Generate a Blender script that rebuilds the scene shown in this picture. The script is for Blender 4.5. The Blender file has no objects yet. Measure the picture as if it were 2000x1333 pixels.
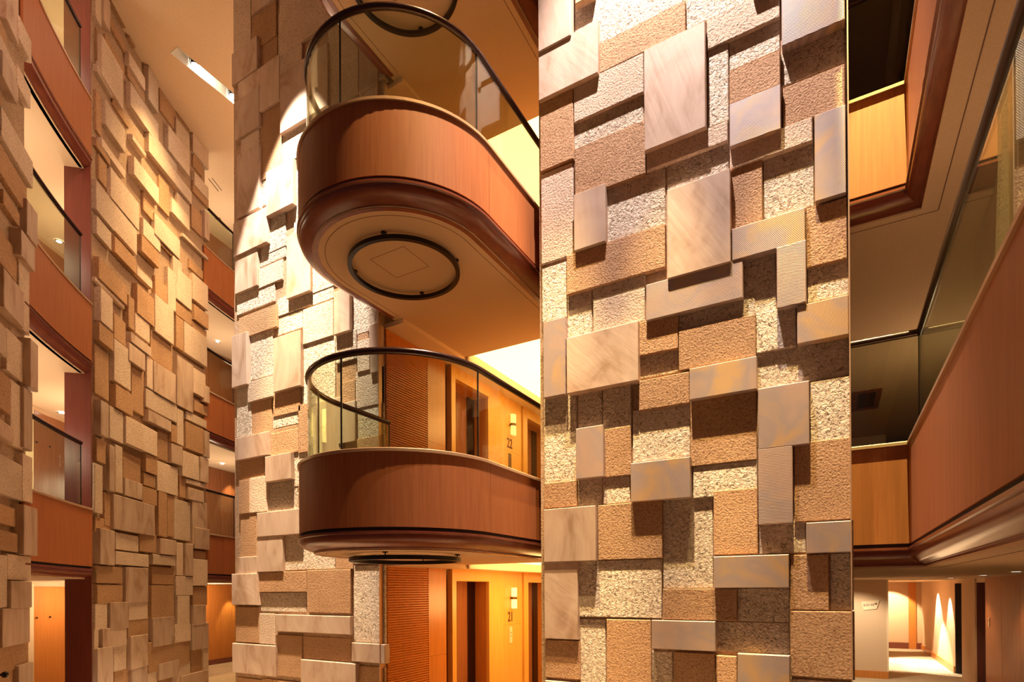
import bpy, math, random
from mathutils import Vector, Matrix
random.seed(7)
scene = bpy.context.scene
C = scene.collection
# ------------------------------------------------------------------ camera
F_PX = 1106.0
YAW, PITCH, ROLL = math.radians(29.8), 0.004, 0.005
f0 = Vector((-math.sin(YAW), math.cos(YAW), 0)); r0 = Vector((math.cos(YAW), math.sin(YAW), 0)); up = Vector((0, 0, 1))
fw = f0 * math.cos(PITCH) + up * math.sin(PITCH)
u0 = up * math.cos(PITCH) - f0 * math.sin(PITCH)
rt = r0 * math.cos(ROLL) - u0 * math.sin(ROLL)
uu = r0 * math.sin(ROLL) + u0 * math.cos(ROLL)
cd = bpy.data.cameras.new('camera'); cam = bpy.data.objects.new('camera', cd); C.objects.link(cam)
cd.sensor_fit = 'HORIZONTAL'; cd.sensor_width = 36.0; cd.lens = F_PX / 2000 * 36
cd.shift_y = (1148.6 - 666.5) / 2000; cd.clip_start = .02; cd.clip_end = 200
cam.matrix_world = Matrix(((rt.x, uu.x, -fw.x, 0), (rt.y, uu.y, -fw.y, 0), (rt.z, uu.z, -fw.z, 2.0), (0, 0, 0, 1)))
scene.camera = cam
# ------------------------------------------------------------------ world, exposure
w = bpy.data.worlds.new('world'); scene.world = w; w.use_nodes = True
bg = w.node_tree.nodes['Background']; bg.inputs[0].default_value = (1.0, .52, .50, 1); bg.inputs[1].default_value = .075
vs = scene.view_settings; vs.view_transform = 'Standard'; vs.look = 'None'; vs.gamma = 1.0; vs.use_curve_mapping = False; vs.exposure = 0.0
scene.cycles.use_denoising = True
scene.cycles.max_bounces = 8; scene.cycles.transparent_max_bounces = 16; scene.cycles.caustics_reflective = False; scene.cycles.caustics_refractive = False
scene.cycles.sample_clamp_indirect = 6
# ------------------------------------------------------------------ ceiling spots, and added fill lights without fixtures
def spot(name, loc, aim, watt, half, col, blend=.3, size=.05):
    l = bpy.data.lights.new(name, 'SPOT'); l.energy = watt; l.color = col; l.spot_size = math.radians(2 * half); l.spot_blend = blend; l.shadow_soft_size = size
    o = bpy.data.objects.new(name, l); C.objects.link(o); o.location = loc
    o.rotation_euler = (Vector(aim) - Vector(loc)).to_track_quat('-Z', 'Y').to_euler(); return o
def point(name, loc, watt, col, size=.08):
    l = bpy.data.lights.new(name, 'POINT'); l.energy = watt; l.color = col; l.shadow_soft_size = size
    o = bpy.data.objects.new(name, l); C.objects.link(o); o.location = loc; return o
TUNG = (1.0, .80, .60); WARM = (1.0, .66, .36); WHITE = (1.0, .90, .80)
spot('pillar_spot', (-1.5, 4.45, 11.75), (-1.45, 5.72, 5.6), 6200, 25, (1.0, .80, .73), .6, .03)
for x_ in (-2.55, -1.45, -.35):
    spot('pillar_low_spot', (x_, 4.35, 11.75), (x_, 5.72, .9), 13500, 6.6, (1.0, .68, .30), .9, .03)
spot('column_spot', (-6.4, 4.3, 11.75), (-7.2, 5.72, 5.2), 10000, 16.5, (1.0, .84, .70), .25, .03)
spot('column_low_spot', (-6.5, 4.2, 11.75), (-6.9, 5.72, 1.8), 13000, 10.5, (1.0, .66, .32), .7, .03)
spot('wall_spot', (-10.38, 6.25, 11.78), (-11.3, 6.0, 5.0), 800, 38, (1.0, .64, .27), 1.0, .05)
spot('wall_spot_far', (-10.38, 7.02, 11.78), (-11.2, 6.2, 4.0), 1500, 32, (1.0, .64, .28), 1.0, .05)
spot('wall_fill_farthest', (-10.38, 7.95, 11.78), (-10.9, 5.6, 2.0), 2600, 20, (1.0, .62, .28), 1.0, .05)  # added spot, unseen behind the column; keeps near tile sides dark
point('rear_fill_light', (-9.2, 9.2, 9.4), 300, (1.0, .62, .34), .3)  # added fill hidden behind the column, lights left wall and ceiling
spot('gallery_spot', (.42, 5.0, 11.75), (.41, 6.08, 4.7), 20000, 4.6, (1.0, .80, .28), .4, .02)
spot('atrium_beam', (-3.6, 1.6, 11.7), (-9.3, 3.8, 9.4), 1000, 26, (1.0, .55, .36), 1.0, .25)  # added fill from above for the left fascias, no fixture there
spot('atrium_beam', (-1.75, 3.95, 11.7), (-3.4, 4.5, 4.5), 6500, 14, (1.0, .64, .28), .6, .05)
spot('floor_bounce_fill', (-3.6, 1.4, 11.8), (-3.6, 1.4, 0), 1600, 15, (1.0, .60, .30), .8, .12)  # added unseen spot; its floor bounce warms soffits and undersides
PILLAR_TILES=[(-2.842,-2.444,7.983,8.911,0.1156,"S"),(-2.849,-2.144,7.454,8.014,0.0986,"S"),(-2.442,-1.261,7.818,8.526,0.017,"C"),(-2.934,-2.423,8.907,9.545,0.0544,"T"),(-2.406,-2.187,8.312,9.082,0.0918,"G"),
(-1.248,-0.643,7.52,8.123,0.0204,"C"),(-0.633,-0.404,7.45,7.763,0.0918,"G"),(-1.052,-0.409,7.201,7.504,0.051,"M"),(-2.149,-1.25,7.479,7.794,0.051,"T"),(-1.655,-1.053,6.423,7.449,0.102,"S"),
(-2.856,-2.449,6.691,7.488,0.0544,"T"),(-2.445,-1.672,7.075,7.48,0.051,"M"),(-2.457,-1.684,6.796,7.09,0.017,"C"),(-2.435,-1.654,6.232,6.784,0.0578,"T"),(-2.433,-2.071,5.649,6.26,0.0952,"S"),
(-2.858,-2.464,5.658,6.672,0.034,"M"),(-2.538,-1.458,5.221,5.651,0.0578,"T"),(-2.096,-1.466,5.672,6.286,0.017,"C"),(-1.649,-0.863,6.251,6.441,0.0544,"M"),(-1.048,-0.856,6.46,7.202,0.0306,"C"),
(-1.453,-0.861,5.995,6.268,0.0136,"C"),(-0.854,-0.413,6.931,7.206,0.0136,"C"),(-0.85,-0.408,6.585,6.9,0.051,"T"),(-0.845,-0.403,6.146,6.554,0.0952,"G"),(-0.397,0.098,6.876,7.714,0.102,"G"),
(-0.401,0.097,6.585,6.946,0.0102,"C"),(-0.392,0.098,6.17,6.54,0.051,"T"),(-0.849,-0.153,5.965,6.176,0.0578,"M"),(-0.143,0.1,5.394,6.156,0.0884,"G"),(-0.843,-0.566,5.393,5.985,0.0408,"T"),
(-0.565,-0.146,5.403,6.008,0.0136,"C"),(-0.83,-0.214,5.076,5.375,0.0918,"G"),(-1.43,-0.834,5.064,5.944,0.1088,"S"),(-1.653,-0.732,4.712,5.078,0.085,"G"),(-0.451,-0.209,4.527,5.08,0.102,"G"),
(-0.21,0.104,4.848,5.38,0.051,"T"),(-0.206,0.114,4.546,4.864,0.0204,"C"),(-0.29,0.111,4.174,4.517,0.0884,"G"),(-0.739,-0.458,4.545,5.108,0.0136,"C"),(-0.633,-0.295,4.182,4.552,0.034,"C"),
(-1.337,-0.629,4.153,4.545,0.0544,"T"),(-1.344,-0.635,4.544,4.753,0.0204,"C"),(-1.734,-1.339,4.384,4.733,0.051,"T"),(-2.521,-1.725,4.12,4.725,0.1088,"S"),(-2.815,-2.539,4.129,4.976,0.0884,"G"),
(-2.851,-2.547,5.002,5.607,0.034,"C"),(-2.548,-2.257,4.763,5.315,0.0136,"C"),(-2.247,-1.674,5.083,5.287,0.0306,"C"),(-2.238,-1.674,4.733,5.077,0.0408,"M"),(-1.748,-1.344,4.16,4.408,0.0136,"C"),
(-1.741,-1.232,3.822,4.129,0.0578,"T"),(-1.34,-1.241,3.974,4.165,0.0102,"C"),(-1.225,-0.617,3.833,4.137,0.102,"G"),(-0.63,0.114,3.848,4.198,0.0102,"C"),(-0.614,-0.193,3.275,3.834,0.0952,"G"),
(-0.192,0.121,3.283,3.837,0.0306,"C"),(-1.231,-0.628,3.198,3.857,0.0408,"T"),(-1.212,-0.627,2.886,3.199,0.0306,"C"),(-0.617,-0.327,2.585,3.28,0.0952,"G"),(-0.325,0.124,2.597,3.305,0.0408,"T"),
(-2.841,-2.442,3.173,4.168,0.0204,"C"),(-2.433,-2.147,3.733,4.172,0.0136,"C"),(-2.135,-1.826,3.669,4.166,0.0374,"C"),(-2.43,-2.113,3.189,3.736,0.0816,"G"),(-2.125,-1.828,3.182,3.691,0.0408,"T"),
(-1.819,-1.233,3.304,3.847,0.0204,"C"),(-1.818,-1.218,2.889,3.286,0.102,"G"),(-2.829,-2.429,2.905,3.188,0.0544,"T"),(-2.447,-2.154,2.901,3.214,0.0068,"C"),(-2.147,-1.847,2.901,3.22,0.0204,"C"),
(-2.814,-2.196,2.303,2.889,0.102,"S"),(-2.195,-1.508,2.31,2.893,0.051,"T"),(-1.515,-1.027,2.005,2.953,0.0102,"C"),(-1.02,-0.625,2.325,2.94,0.0408,"T"),(-0.621,-0.23,2.321,2.612,0.017,"C"),
(-0.23,0.133,2.308,2.58,0.0884,"G"),(-1.014,-0.363,2.006,2.307,0.0952,"G"),(-2.819,-2.412,1.457,2.317,0.085,"S"),(-2.429,-1.521,1.705,2.308,0.034,"C"),(-1.51,-0.809,1.696,2.003,0.051,"T"),
(-0.814,-0.366,1.695,2.004,0.0082,"C"),(-1.01,-0.368,1.397,1.689,0.0068,"C"),(-0.361,-0.053,1.807,2.302,0.0408,"T"),(-0.047,0.135,1.809,2.306,0.0136,"C"),(-0.358,0.138,1.211,1.799,0.0578,"T"),
(-1.615,-0.998,1.402,1.69,0.0884,"G"),(-2.828,-2.406,1.024,1.444,0.051,"T"),(-2.422,-2.123,0.818,1.685,0.017,"C"),(-2.109,-1.629,0.816,1.687,0.0408,"T"),(-1.633,-1.42,0.73,1.373,0.0136,"C"),
(-1.41,-1.01,0.778,1.376,0.0374,"T"),(-1.004,-0.814,0.898,1.364,0.051,"T"),(-0.805,-0.362,0.904,1.397,0.0918,"G"),(-2.816,-2.401,0.529,0.992,0.0816,"S"),(-0.361,0.14,0.809,1.186,0.0204,"C")]
COLUMN_TILES=[(-8.364,-7.932,10.455,12.027,0.044,"M"),(-8.366,-7.731,10.105,10.622,0.0825,"S"),(-7.939,-7.345,10.478,11.217,0.0275,"T"),(-7.827,-7.345,9.944,10.698,0.011,"T"),(-7.895,-7.257,11.023,11.747,0.066,"S"),
(-7.273,-6.746,9.594,10.73,0.055,"M"),(-6.76,-6.047,9.465,10.27,0.022,"T"),(-7.232,-5.997,10.053,11.381,0.066,"M"),(-8.236,-7.23,9.421,10.106,0.066,"S"),(-7.221,-6.2,8.879,9.776,0.0715,"S"),
(-8.299,-7.694,9.202,9.822,0.077,"S"),(-7.76,-7.238,8.374,9.473,0.0275,"T"),(-6.225,-5.635,8.831,9.969,0.044,"M"),(-5.607,-5.133,8.796,9.924,0.066,"S"),(-6.26,-5.665,8.3,9.107,0.0165,"C"),
(-5.645,-5.167,8.086,9.02,0.033,"M"),(-8.193,-7.74,8.926,9.326,0.044,"M"),(-8.259,-7.708,7.941,8.949,0.0715,"S"),(-7.237,-6.264,8.251,9.018,0.0165,"C"),(-7.768,-7.611,7.98,8.475,0.0165,"C"),
(-7.518,-6.908,7.716,8.397,0.0935,"S"),(-6.988,-6.27,7.226,8.455,0.0165,"C"),(-6.239,-5.169,6.855,8.504,0.0385,"M"),(-8.332,-7.507,7.338,7.882,0.088,"S"),(-8.327,-7.758,6.752,7.375,0.066,"S"),
(-7.823,-7.166,7.046,7.427,0.0165,"C"),(-7.581,-7.159,7.203,7.792,0.022,"C"),(-7.084,-6.57,6.351,7.292,0.0715,"S"),(-6.622,-5.67,6.323,7.338,0.022,"C"),(-7.802,-7.228,6.715,7.019,0.033,"M"),
(-8.342,-7.408,6.434,6.783,0.022,"C"),(-8.252,-7.327,6.012,6.362,0.0495,"T"),(-7.361,-6.607,6.174,6.445,0.022,"C"),(-7.376,-6.807,5.89,6.164,0.011,"C"),(-6.779,-6.147,5.617,6.131,0.033,"M"),
(-6.633,-6.152,6.155,6.558,0.0165,"C"),(-6.096,-5.783,5.587,6.185,0.077,"S"),(-5.823,-5.269,5.526,6.083,0.0165,"C"),(-5.453,-5.244,5.231,5.581,0.055,"S"),(-5.838,-5.495,5.162,5.625,0.0138,"T"),
(-6.835,-6.129,4.64,5.652,0.0165,"C"),(-7.379,-6.77,5.006,5.825,0.0825,"S"),(-7.998,-7.461,5.317,6.044,0.022,"C"),(-8.372,-7.989,5.251,6.077,0.0935,"S"),(-8.031,-7.419,4.97,5.287,0.055,"M"),
(-8.01,-7.496,4.453,5.02,0.0165,"T"),(-8.342,-7.972,4.462,5.255,0.0275,"C"),(-7.448,-6.831,4.655,5.013,0.033,"T"),(-7.464,-6.901,4.48,4.69,0.022,"C"),(-7.458,-6.896,4.068,4.468,0.0275,"T"),
(-6.886,-6.637,4.034,4.747,0.033,"T"),(-6.621,-5.974,3.819,4.715,0.044,"S"),(-6.001,-5.718,4.87,5.268,0.011,"T"),(-6.112,-5.7,5.199,5.611,0.0275,"C"),(-5.688,-5.453,4.992,5.418,0.0385,"M"),
(-5.436,-5.254,4.926,5.259,0.055,"S"),(-5.732,-5.248,4.504,5.009,0.0248,"M"),(-5.98,-5.726,4.624,4.912,0.033,"T"),(-6.038,-5.707,4.053,4.614,0.055,"S"),(-5.724,-5.231,4.079,4.516,0.0165,"C"),
(-6.12,-5.215,3.528,4.086,0.0275,"T"),(-8.32,-7.485,4.086,4.443,0.0715,"S"),(-8.272,-7.681,3.772,4.121,0.0165,"T"),(-7.571,-6.98,3.665,4.054,0.088,"S"),(-7.523,-6.889,4.059,4.413,0.033,"T"),
(-8.265,-7.998,3.228,3.762,0.0495,"T"),(-8.003,-7.586,3.23,3.777,0.044,"M"),(-7.628,-6.92,3.216,3.705,0.011,"C"),(-7.044,-6.135,3.554,4.104,0.0165,"C"),(-7.785,-6.787,2.838,3.209,0.077,"S"),
(-7.802,-7.197,2.294,2.87,0.066,"S"),(-8.252,-7.849,2.54,3.248,0.033,"T"),(-8.263,-7.808,2.275,2.544,0.055,"S"),(-7.264,-6.148,2.31,2.877,0.011,"C"),(-6.123,-5.777,2.301,2.503,0.033,"T"),
(-6.899,-5.78,2.81,3.591,0.0275,"T"),(-5.77,-5.198,2.369,3.586,0.033,"M"),(-8.398,-7.765,1.783,2.277,0.088,"S"),(-7.811,-6.7,1.985,2.291,0.044,"T"),(-6.699,-5.818,1.686,2.299,0.044,"T"),
(-7.861,-6.744,1.685,1.98,0.0083,"C"),(-5.794,-5.219,1.293,2.344,0.0165,"C"),(-7.372,-5.795,1.393,1.647,0.077,"S"),(-7.799,-7.427,1.184,1.653,0.0275,"M"),(-8.369,-7.787,1.193,1.751,0.0385,"T"),
(-8.407,-7.353,0.704,1.17,0.077,"S"),(-7.415,-6.825,0.713,1.34,0.0275,"T"),(-6.822,-5.848,1.009,1.337,0.0083,"T"),(-5.782,-5.17,1.03,1.287,0.0715,"S"),(-6.797,-5.694,0.566,0.999,0.077,"S"),
(-5.753,-5.223,0.529,0.974,0.0165,"T"),(-7.745,-6.873,0.376,0.652,0.0165,"T"),(-8.367,-7.747,0.294,0.623,0.0165,"T")]
LEFT_TILES=[(219.928,220.883,11.244,11.74,0.09,"S"),(220.89,221.752,11.11,11.78,0.06,"M"),(220.605,221.318,10.521,11.036,0.0225,"T"),(217.33,219.487,11.431,11.596,0.045,"T"),(217.45,220.286,11.947,11.84,0.0675,"T"),
(217.347,220.156,10.923,11.178,0.0375,"T"),(218.068,221.193,10.303,10.96,0.09,"M"),(219.431,221.636,10.264,10.381,0.0675,"M"),(216.007,216.918,11.79,11.84,0.0675,"T"),(214.681,217.14,11.277,11.511,0.0825,"M"),
(212.766,214.33,11.21,11.84,0.0975,"M"),(214.3,216.963,11.108,11.324,0.0375,"T"),(212.654,216.921,10.606,11.02,0.0825,"M"),(209.568,212.101,11.419,11.84,0.0375,"T"),(207.663,209.852,10.949,11.682,0.075,"M"),
(207.258,209.614,11.916,11.84,0.045,"T"),(216.759,219.07,10.201,10.346,0.0375,"T"),(217.709,220.619,9.61,10.019,0.0825,"M"),(220.701,221.486,9.356,9.997,0.0375,"T"),(209.774,214.147,10.398,10.706,0.0825,"M"),
(207.778,211.187,10.789,11.286,0.09,"M"),(204.568,207.148,11.438,11.84,0.075,"M"),(219.678,221.727,9.066,9.199,0.06,"T"),(217.578,220.998,9.184,9.326,0.0675,"M"),(219.984,221.142,8.634,9.033,0.0375,"T"),
(215.467,219.678,8.563,9.066,0.06,"M"),(214.615,216.7,10.033,10.125,0.09,"M"),(212.785,216.613,9.429,9.759,0.105,"M"),(209.374,214.02,10.208,10.321,0.03,"T"),(207.431,214.183,10.243,10.508,0.0863,"M"),
(213.005,214.704,9.07,9.475,0.045,"T"),(210.706,212.278,9.499,10.111,0.045,"T"),(207.802,210.651,9.623,9.919,0.09,"M"),(207.63,209.662,9.854,10.174,0.0675,"M"),(204.43,207.006,10.597,10.836,0.0525,"T"),
(205.318,206.884,11.16,11.464,0.0375,"T"),(204.635,206.973,10.749,11.027,0.0825,"M"),(205.399,207.209,9.81,10.299,0.045,"T"),(204.696,205.53,9.809,10.41,0.1125,"S"),(219.175,221.816,8.046,8.521,0.0675,"M"),
(219.556,221.677,7.677,7.972,0.06,"M"),(215.717,219.468,8.083,8.543,0.0525,"M"),(215.933,219.177,7.714,7.985,0.0675,"T"),(212.685,215.344,8.227,8.526,0.09,"T"),(212.194,214.844,8.586,8.905,0.06,"M"),
(209.261,213.25,8.83,9.232,0.075,"M"),(210.219,212.129,8.76,8.795,0.0525,"T"),(204.801,208.874,9.373,9.443,0.09,"M"),(208.889,210.336,8.325,8.797,0.0675,"M"),(217.456,221.626,6.985,7.324,0.0825,"T"),
(219.722,221.494,6.316,6.861,0.0975,"M"),(217.629,221.913,6.903,6.97,0.06,"M"),(217.559,219.276,6.26,6.675,0.0675,"T"),(216.327,217.231,6.65,7.216,0.075,"T"),(213.42,216.059,7.016,7.552,0.09,"T"),
(213.595,215.92,7.716,7.873,0.075,"M"),(210.389,213.328,6.961,7.679,0.09,"M"),(210.94,213.07,7.706,8.051,0.06,"T"),(209.933,211.204,7.681,8.461,0.075,"M"),(207.339,209.856,7.981,8.629,0.0675,"M"),
(207.291,209.812,7.658,7.924,0.06,"T"),(204.772,207.267,8.256,8.81,0.0825,"M"),(205.334,207.562,8.889,9.08,0.045,"T"),(204.749,207.088,7.835,8.161,0.09,"T"),(219.58,221.649,5.997,6.289,0.09,"T"),
(216.883,219.356,5.536,6.248,0.075,"M"),(214.007,216.243,6.649,7.007,0.075,"M"),(213.969,217.068,6.403,6.577,0.0975,"S"),(210.23,213.607,6.428,6.977,0.0375,"T"),(208.729,209.934,6.979,7.629,0.075,"T"),
(204.968,208.691,6.981,7.633,0.0825,"M"),(204.828,207.151,7.634,7.793,0.0525,"T"),(214.85,217.309,6.06,6.374,0.09,"S"),(213.618,214.545,5.805,6.38,0.0825,"M"),(210.148,213.575,5.792,6.38,0.0975,"S"),
(207.303,209.906,5.798,6.819,0.09,"S"),(205.236,207.227,6.256,6.788,0.0825,"M"),(219.756,221.777,5.147,5.916,0.0375,"T"),(216.722,219.291,5.096,5.483,0.09,"T"),(214.491,216.46,5.243,6.087,0.0375,"T"),
(209.817,214.648,5.429,5.773,0.075,"M"),(204.774,205.612,6.174,6.542,0.1125,"S"),(220.428,221.605,4.501,5.051,0.105,"S"),(217.969,219.974,4.545,5.074,0.0675,"M"),(213.059,217.861,4.575,5.047,0.0975,"M"),
(212.941,214.736,4.219,4.565,0.0825,"T"),(210.978,214.557,5.171,5.382,0.1087,"S"),(211.103,212.673,4.574,5.167,0.0525,"T"),(209.525,210.646,5.018,5.366,0.0675,"T"),(209.172,210.953,4.574,4.959,0.105,"S"),
(208.769,209.811,5.018,5.743,0.075,"M"),(205.377,208.431,5.002,5.561,0.075,"T"),(204.975,208.288,5.615,5.785,0.0675,"M"),(204.749,206.91,5.892,6.111,0.06,"T"),(204.8,205.633,4.963,5.539,0.1125,"S"),
(206.418,209.049,4.394,4.918,0.09,"M"),(204.875,206.21,4.401,4.937,0.0975,"S"),(220.435,221.743,4.074,4.448,0.06,"T"),(219.474,220.281,3.66,4.417,0.0975,"S"),(218.061,219.169,3.686,4.478,0.0675,"M"),
(215.13,217.77,3.981,4.431,0.0375,"T"),(215.286,217.964,3.667,3.964,0.09,"S"),(213.094,215.281,3.635,3.929,0.09,"T"),(213.136,214.924,3.966,4.197,0.0675,"T"),(209.686,212.951,3.944,4.512,0.075,"M"),
(208.239,209.203,3.953,4.404,0.045,"T"),(205.644,208.219,3.943,4.19,0.0975,"S"),(205.14,208.374,4.277,4.366,0.075,"M"),(221.04,222.2,3.248,4.019,0.075,"M"),(219.423,220.59,3.081,3.618,0.0525,"T"),
(213.421,219.626,3.052,3.629,0.09,"S"),(211.393,212.726,3.074,3.952,0.075,"T"),(210.232,211.256,3.098,3.928,0.06,"T"),(207.688,210.275,3.063,3.871,0.0675,"M"),(205.105,207.507,2.997,3.946,0.09,"S"),
(219.354,221.831,2.955,3.185,0.045,"T"),(219.57,221.718,2.441,3.011,0.105,"S"),(215.724,219.123,2.718,3.003,0.0675,"M"),(213.066,215.629,2.737,3.081,0.075,"T"),(214.246,219.2,2.463,2.684,0.075,"M"),
(214.402,217.772,1.806,2.432,0.0825,"S"),(210.13,212.693,2.727,3.028,0.0975,"S"),(210.178,213.68,2.52,2.709,0.0825,"M"),(209.974,213.525,2.138,2.479,0.045,"T"),(218.091,221.929,2.139,2.419,0.0675,"T"),
(218.028,221.713,1.805,2.122,0.06,"T"),(208.849,209.89,2.331,3.001,0.0675,"M"),(207.487,208.712,2.327,3.001,0.105,"S"),(204.79,207.299,2.922,3.375,0.105,"S"),(205.151,207.06,2.714,2.888,0.06,"T"),
(204.986,207.395,2.125,2.698,0.0825,"M"),(207.467,210.161,1.925,2.313,0.09,"M"),(204.921,207.241,1.705,2.111,0.06,"T"),(210.501,213.991,1.49,2.12,0.09,"T"),(207.976,209.925,1.292,1.92,0.09,"M"),
(220.265,222.009,1.398,1.808,0.06,"M"),(217.476,220.182,1.375,1.824,0.0975,"S"),(214.357,217.191,1.502,1.81,0.0675,"M"),(205.363,207.444,1.279,1.708,0.0975,"S"),(214.222,217.28,1.176,1.516,0.06,"T"),
(210.491,213.831,0.956,1.505,0.0975,"S"),(207.817,210.343,0.966,1.324,0.09,"M"),(204.9,207.562,0.75,1.308,0.09,"S"),(217.716,221.226,1.086,1.412,0.09,"S"),(221.514,222.161,1.1,1.41,0.06,"M"),
(214.555,217.173,0.633,1.218,0.0975,"S"),(207.824,214.288,0.481,1.054,0.0675,"T"),(219.765,222.044,0.199,1.111,0.0975,"S"),(217.592,219.382,0.668,1.096,0.0675,"M"),(205.464,207.431,0.132,0.795,0.0375,"T"),
(204.807,205.717,0.133,0.779,0.075,"M"),(209.774,212.901,0.297,0.614,0.0975,"S"),(207.747,209.536,0.208,0.529,0.0675,"M"),(216.952,219.03,0.083,0.694,0.0375,"T"),(214.659,216.962,0.01,0.684,0.09,"S"),
(212.778,214.324,0.01,0.608,0.0525,"M"),(210.443,212.411,0.01,0.364,0.0375,"T"),(209.505,210.787,0.01,0.371,0.0825,"S"),(204.925,209.472,0.01,0.266,0.09,"S")]
NEAR_TILES=[(232.404,233.987,8.519,9.076,0.075,"S"),(230.921,232.606,8.578,8.851,0.09,"M"),(233.576,235.698,7.915,8.414,0.045,"T"),(232.276,235.93,7.852,8.208,0.06,"M"),(232.933,234.868,7.72,7.996,0.0975,"S"),
(230.869,232.608,8.014,8.255,0.075,"M"),(230.744,234.898,7.039,7.37,0.09,"M"),(234.323,236.263,7.267,7.545,0.06,"T"),(230.968,236.039,6.677,7.008,0.045,"T"),(230.141,231.562,6.376,6.808,0.09,"S"),
(232.101,234.204,6.374,6.536,0.06,"T"),(230.886,232.734,5.983,6.295,0.12,"S"),(231.941,235.62,5.692,6.065,0.0375,"T"),(230.855,232.24,5.185,5.994,0.06,"M"),(232.202,234.822,5.161,5.594,0.105,"S"),
(234.059,236.54,4.647,4.981,0.075,"M"),(231.5,233.729,4.543,5.021,0.0525,"M"),(230.697,231.728,4.504,5.092,0.135,"S"),(233.541,236.548,4.031,4.446,0.075,"T"),(231.713,233.215,3.721,4.476,0.0525,"M"),
(230.869,232.007,3.748,4.48,0.09,"S"),(233.471,236.92,3.708,3.891,0.0975,"S"),(231.925,236.443,3.095,3.526,0.0675,"M"),(230.682,232.017,3.103,3.677,0.075,"M"),(230.703,232.555,2.452,3.042,0.1275,"S"),
(232.352,236.1,2.77,2.989,0.045,"T"),(232.638,236.576,2.469,2.688,0.075,"T"),(230.705,233.747,2.145,2.442,0.06,"M"),(233.865,236.461,1.826,2.418,0.0675,"M"),(231.17,233.942,1.815,2.133,0.105,"S"),
(231.249,234.857,1.389,1.82,0.09,"S"),(234.09,236.002,1.402,1.828,0.0375,"T"),(231.057,236.358,1.103,1.444,0.06,"T"),(231.086,233.056,0.659,1.14,0.1125,"S"),(232.225,236.243,0.708,1.227,0.0525,"T")]
# ------------------------------------------------------------------ helpers
def mesh(name, vs_, fs, mat, parent=None, smooth=False, kind=None):
    me = bpy.data.meshes.new(name); me.from_pydata([tuple(v) for v in vs_], [], fs); me.update()
    if smooth:
        me.polygons.foreach_set('use_smooth', [True] * len(me.polygons)); me.set_sharp_from_angle(angle=math.radians(35))
    if mat: me.materials.append(mat)
    o = bpy.data.objects.new(name, me); C.objects.link(o)
    if parent: o.parent = parent
    if kind: o['kind'] = kind
    return o
def tag(o, label, cat, group=None, kind=None):
    o['label'] = label; o['category'] = cat
    if group: o['group'] = group
    if kind: o['kind'] = kind
    return o
def thing(name, label, cat, loc=(0, 0, 0), group=None, kind=None):
    o = bpy.data.objects.new(name, None); C.objects.link(o); o.empty_display_size = .1
    o['base_x'] = 0
    del o['base_x']
    return tag(o, label, cat, group, kind)
class B:
    """collects boxes, prisms and sweeps into one mesh"""
    def __init__(s): s.v = []; s.f = []
    def add(s, vs_, fs):
        n = len(s.v); s.v += [tuple(v) for v in vs_]; s.f += [tuple(i + n for i in f) for f in fs]; return s
    def box(s, x0, x1, y0, y1, z0, z1):
        return s.add([(x0, y0, z0), (x1, y0, z0), (x1, y1, z0), (x0, y1, z0), (x0, y0, z1), (x1, y0, z1), (x1, y1, z1), (x0, y1, z1)],
                     [(3, 2, 1, 0), (4, 5, 6, 7), (0, 1, 5, 4), (1, 2, 6, 5), (2, 3, 7, 6), (3, 0, 4, 7)])
    def prism(s, poly, z0, z1):
        n = len(poly)
        return s.add([(x, y, z0) for x, y in poly] + [(x, y, z1) for x, y in poly],
                     [tuple(range(n))[::-1], tuple(range(n, 2 * n))] + [(i, (i + 1) % n, n + (i + 1) % n, n + i) for i in range(n)])
    def sweep(s, path, prof, closed=True):
        """path: (x, y, nx, ny) with outward normals; prof: (offset, z)"""
        m = len(prof); n = len(path); vs_ = []
        for x, y, nx, ny in path:
            vs_ += [(x + nx * o, y + ny * o, z) for o, z in prof]
        fs = []
        for i in range(n - 1):
            for j in range(m if closed else m - 1):
                k = (j + 1) % m
                fs.append((i * m + j, i * m + k, (i + 1) * m + k, (i + 1) * m + j))
        if closed:
            fs.append(tuple(range(m))[::-1]); fs.append(tuple((n - 1) * m + j for j in range(m)))
        return s.add(vs_, fs)
    def tube(s, pts, r, seg=10, flat=1.0):
        pts = [Vector(p) for p in pts]; n = len(pts); vs_ = []
        for i, p in enumerate(pts):
            t = (pts[min(i + 1, n - 1)] - pts[max(i - 1, 0)]).normalized()
            ref = Vector((0, 0, 1)) if abs(t.z) < .9 else Vector((1, 0, 0))
            a = t.cross(ref).normalized(); b = a.cross(t).normalized()
            vs_ += [p + a * math.cos(2 * math.pi * k / seg) * r + b * math.sin(2 * math.pi * k / seg) * r * flat for k in range(seg)]
        fs = [(i * seg + k, i * seg + (k + 1) % seg, (i + 1) * seg + (k + 1) % seg, (i + 1) * seg + k) for i in range(n - 1) for k in range(seg)]
        fs += [tuple(range(seg))[::-1], tuple((n - 1) * seg + k for k in range(seg))]
        return s.add(vs_, fs)
    def disc(s, x, y, z0, z1, r, seg=20):
        return s.prism([(x + r * math.cos(2 * math.pi * k / seg), y + r * math.sin(2 * math.pi * k / seg)) for k in range(seg)], z0, z1)
    def build(s, name, mat, parent=None, smooth=False, kind=None):
        return mesh(name, s.v, s.f, mat, parent, smooth, kind)
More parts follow.
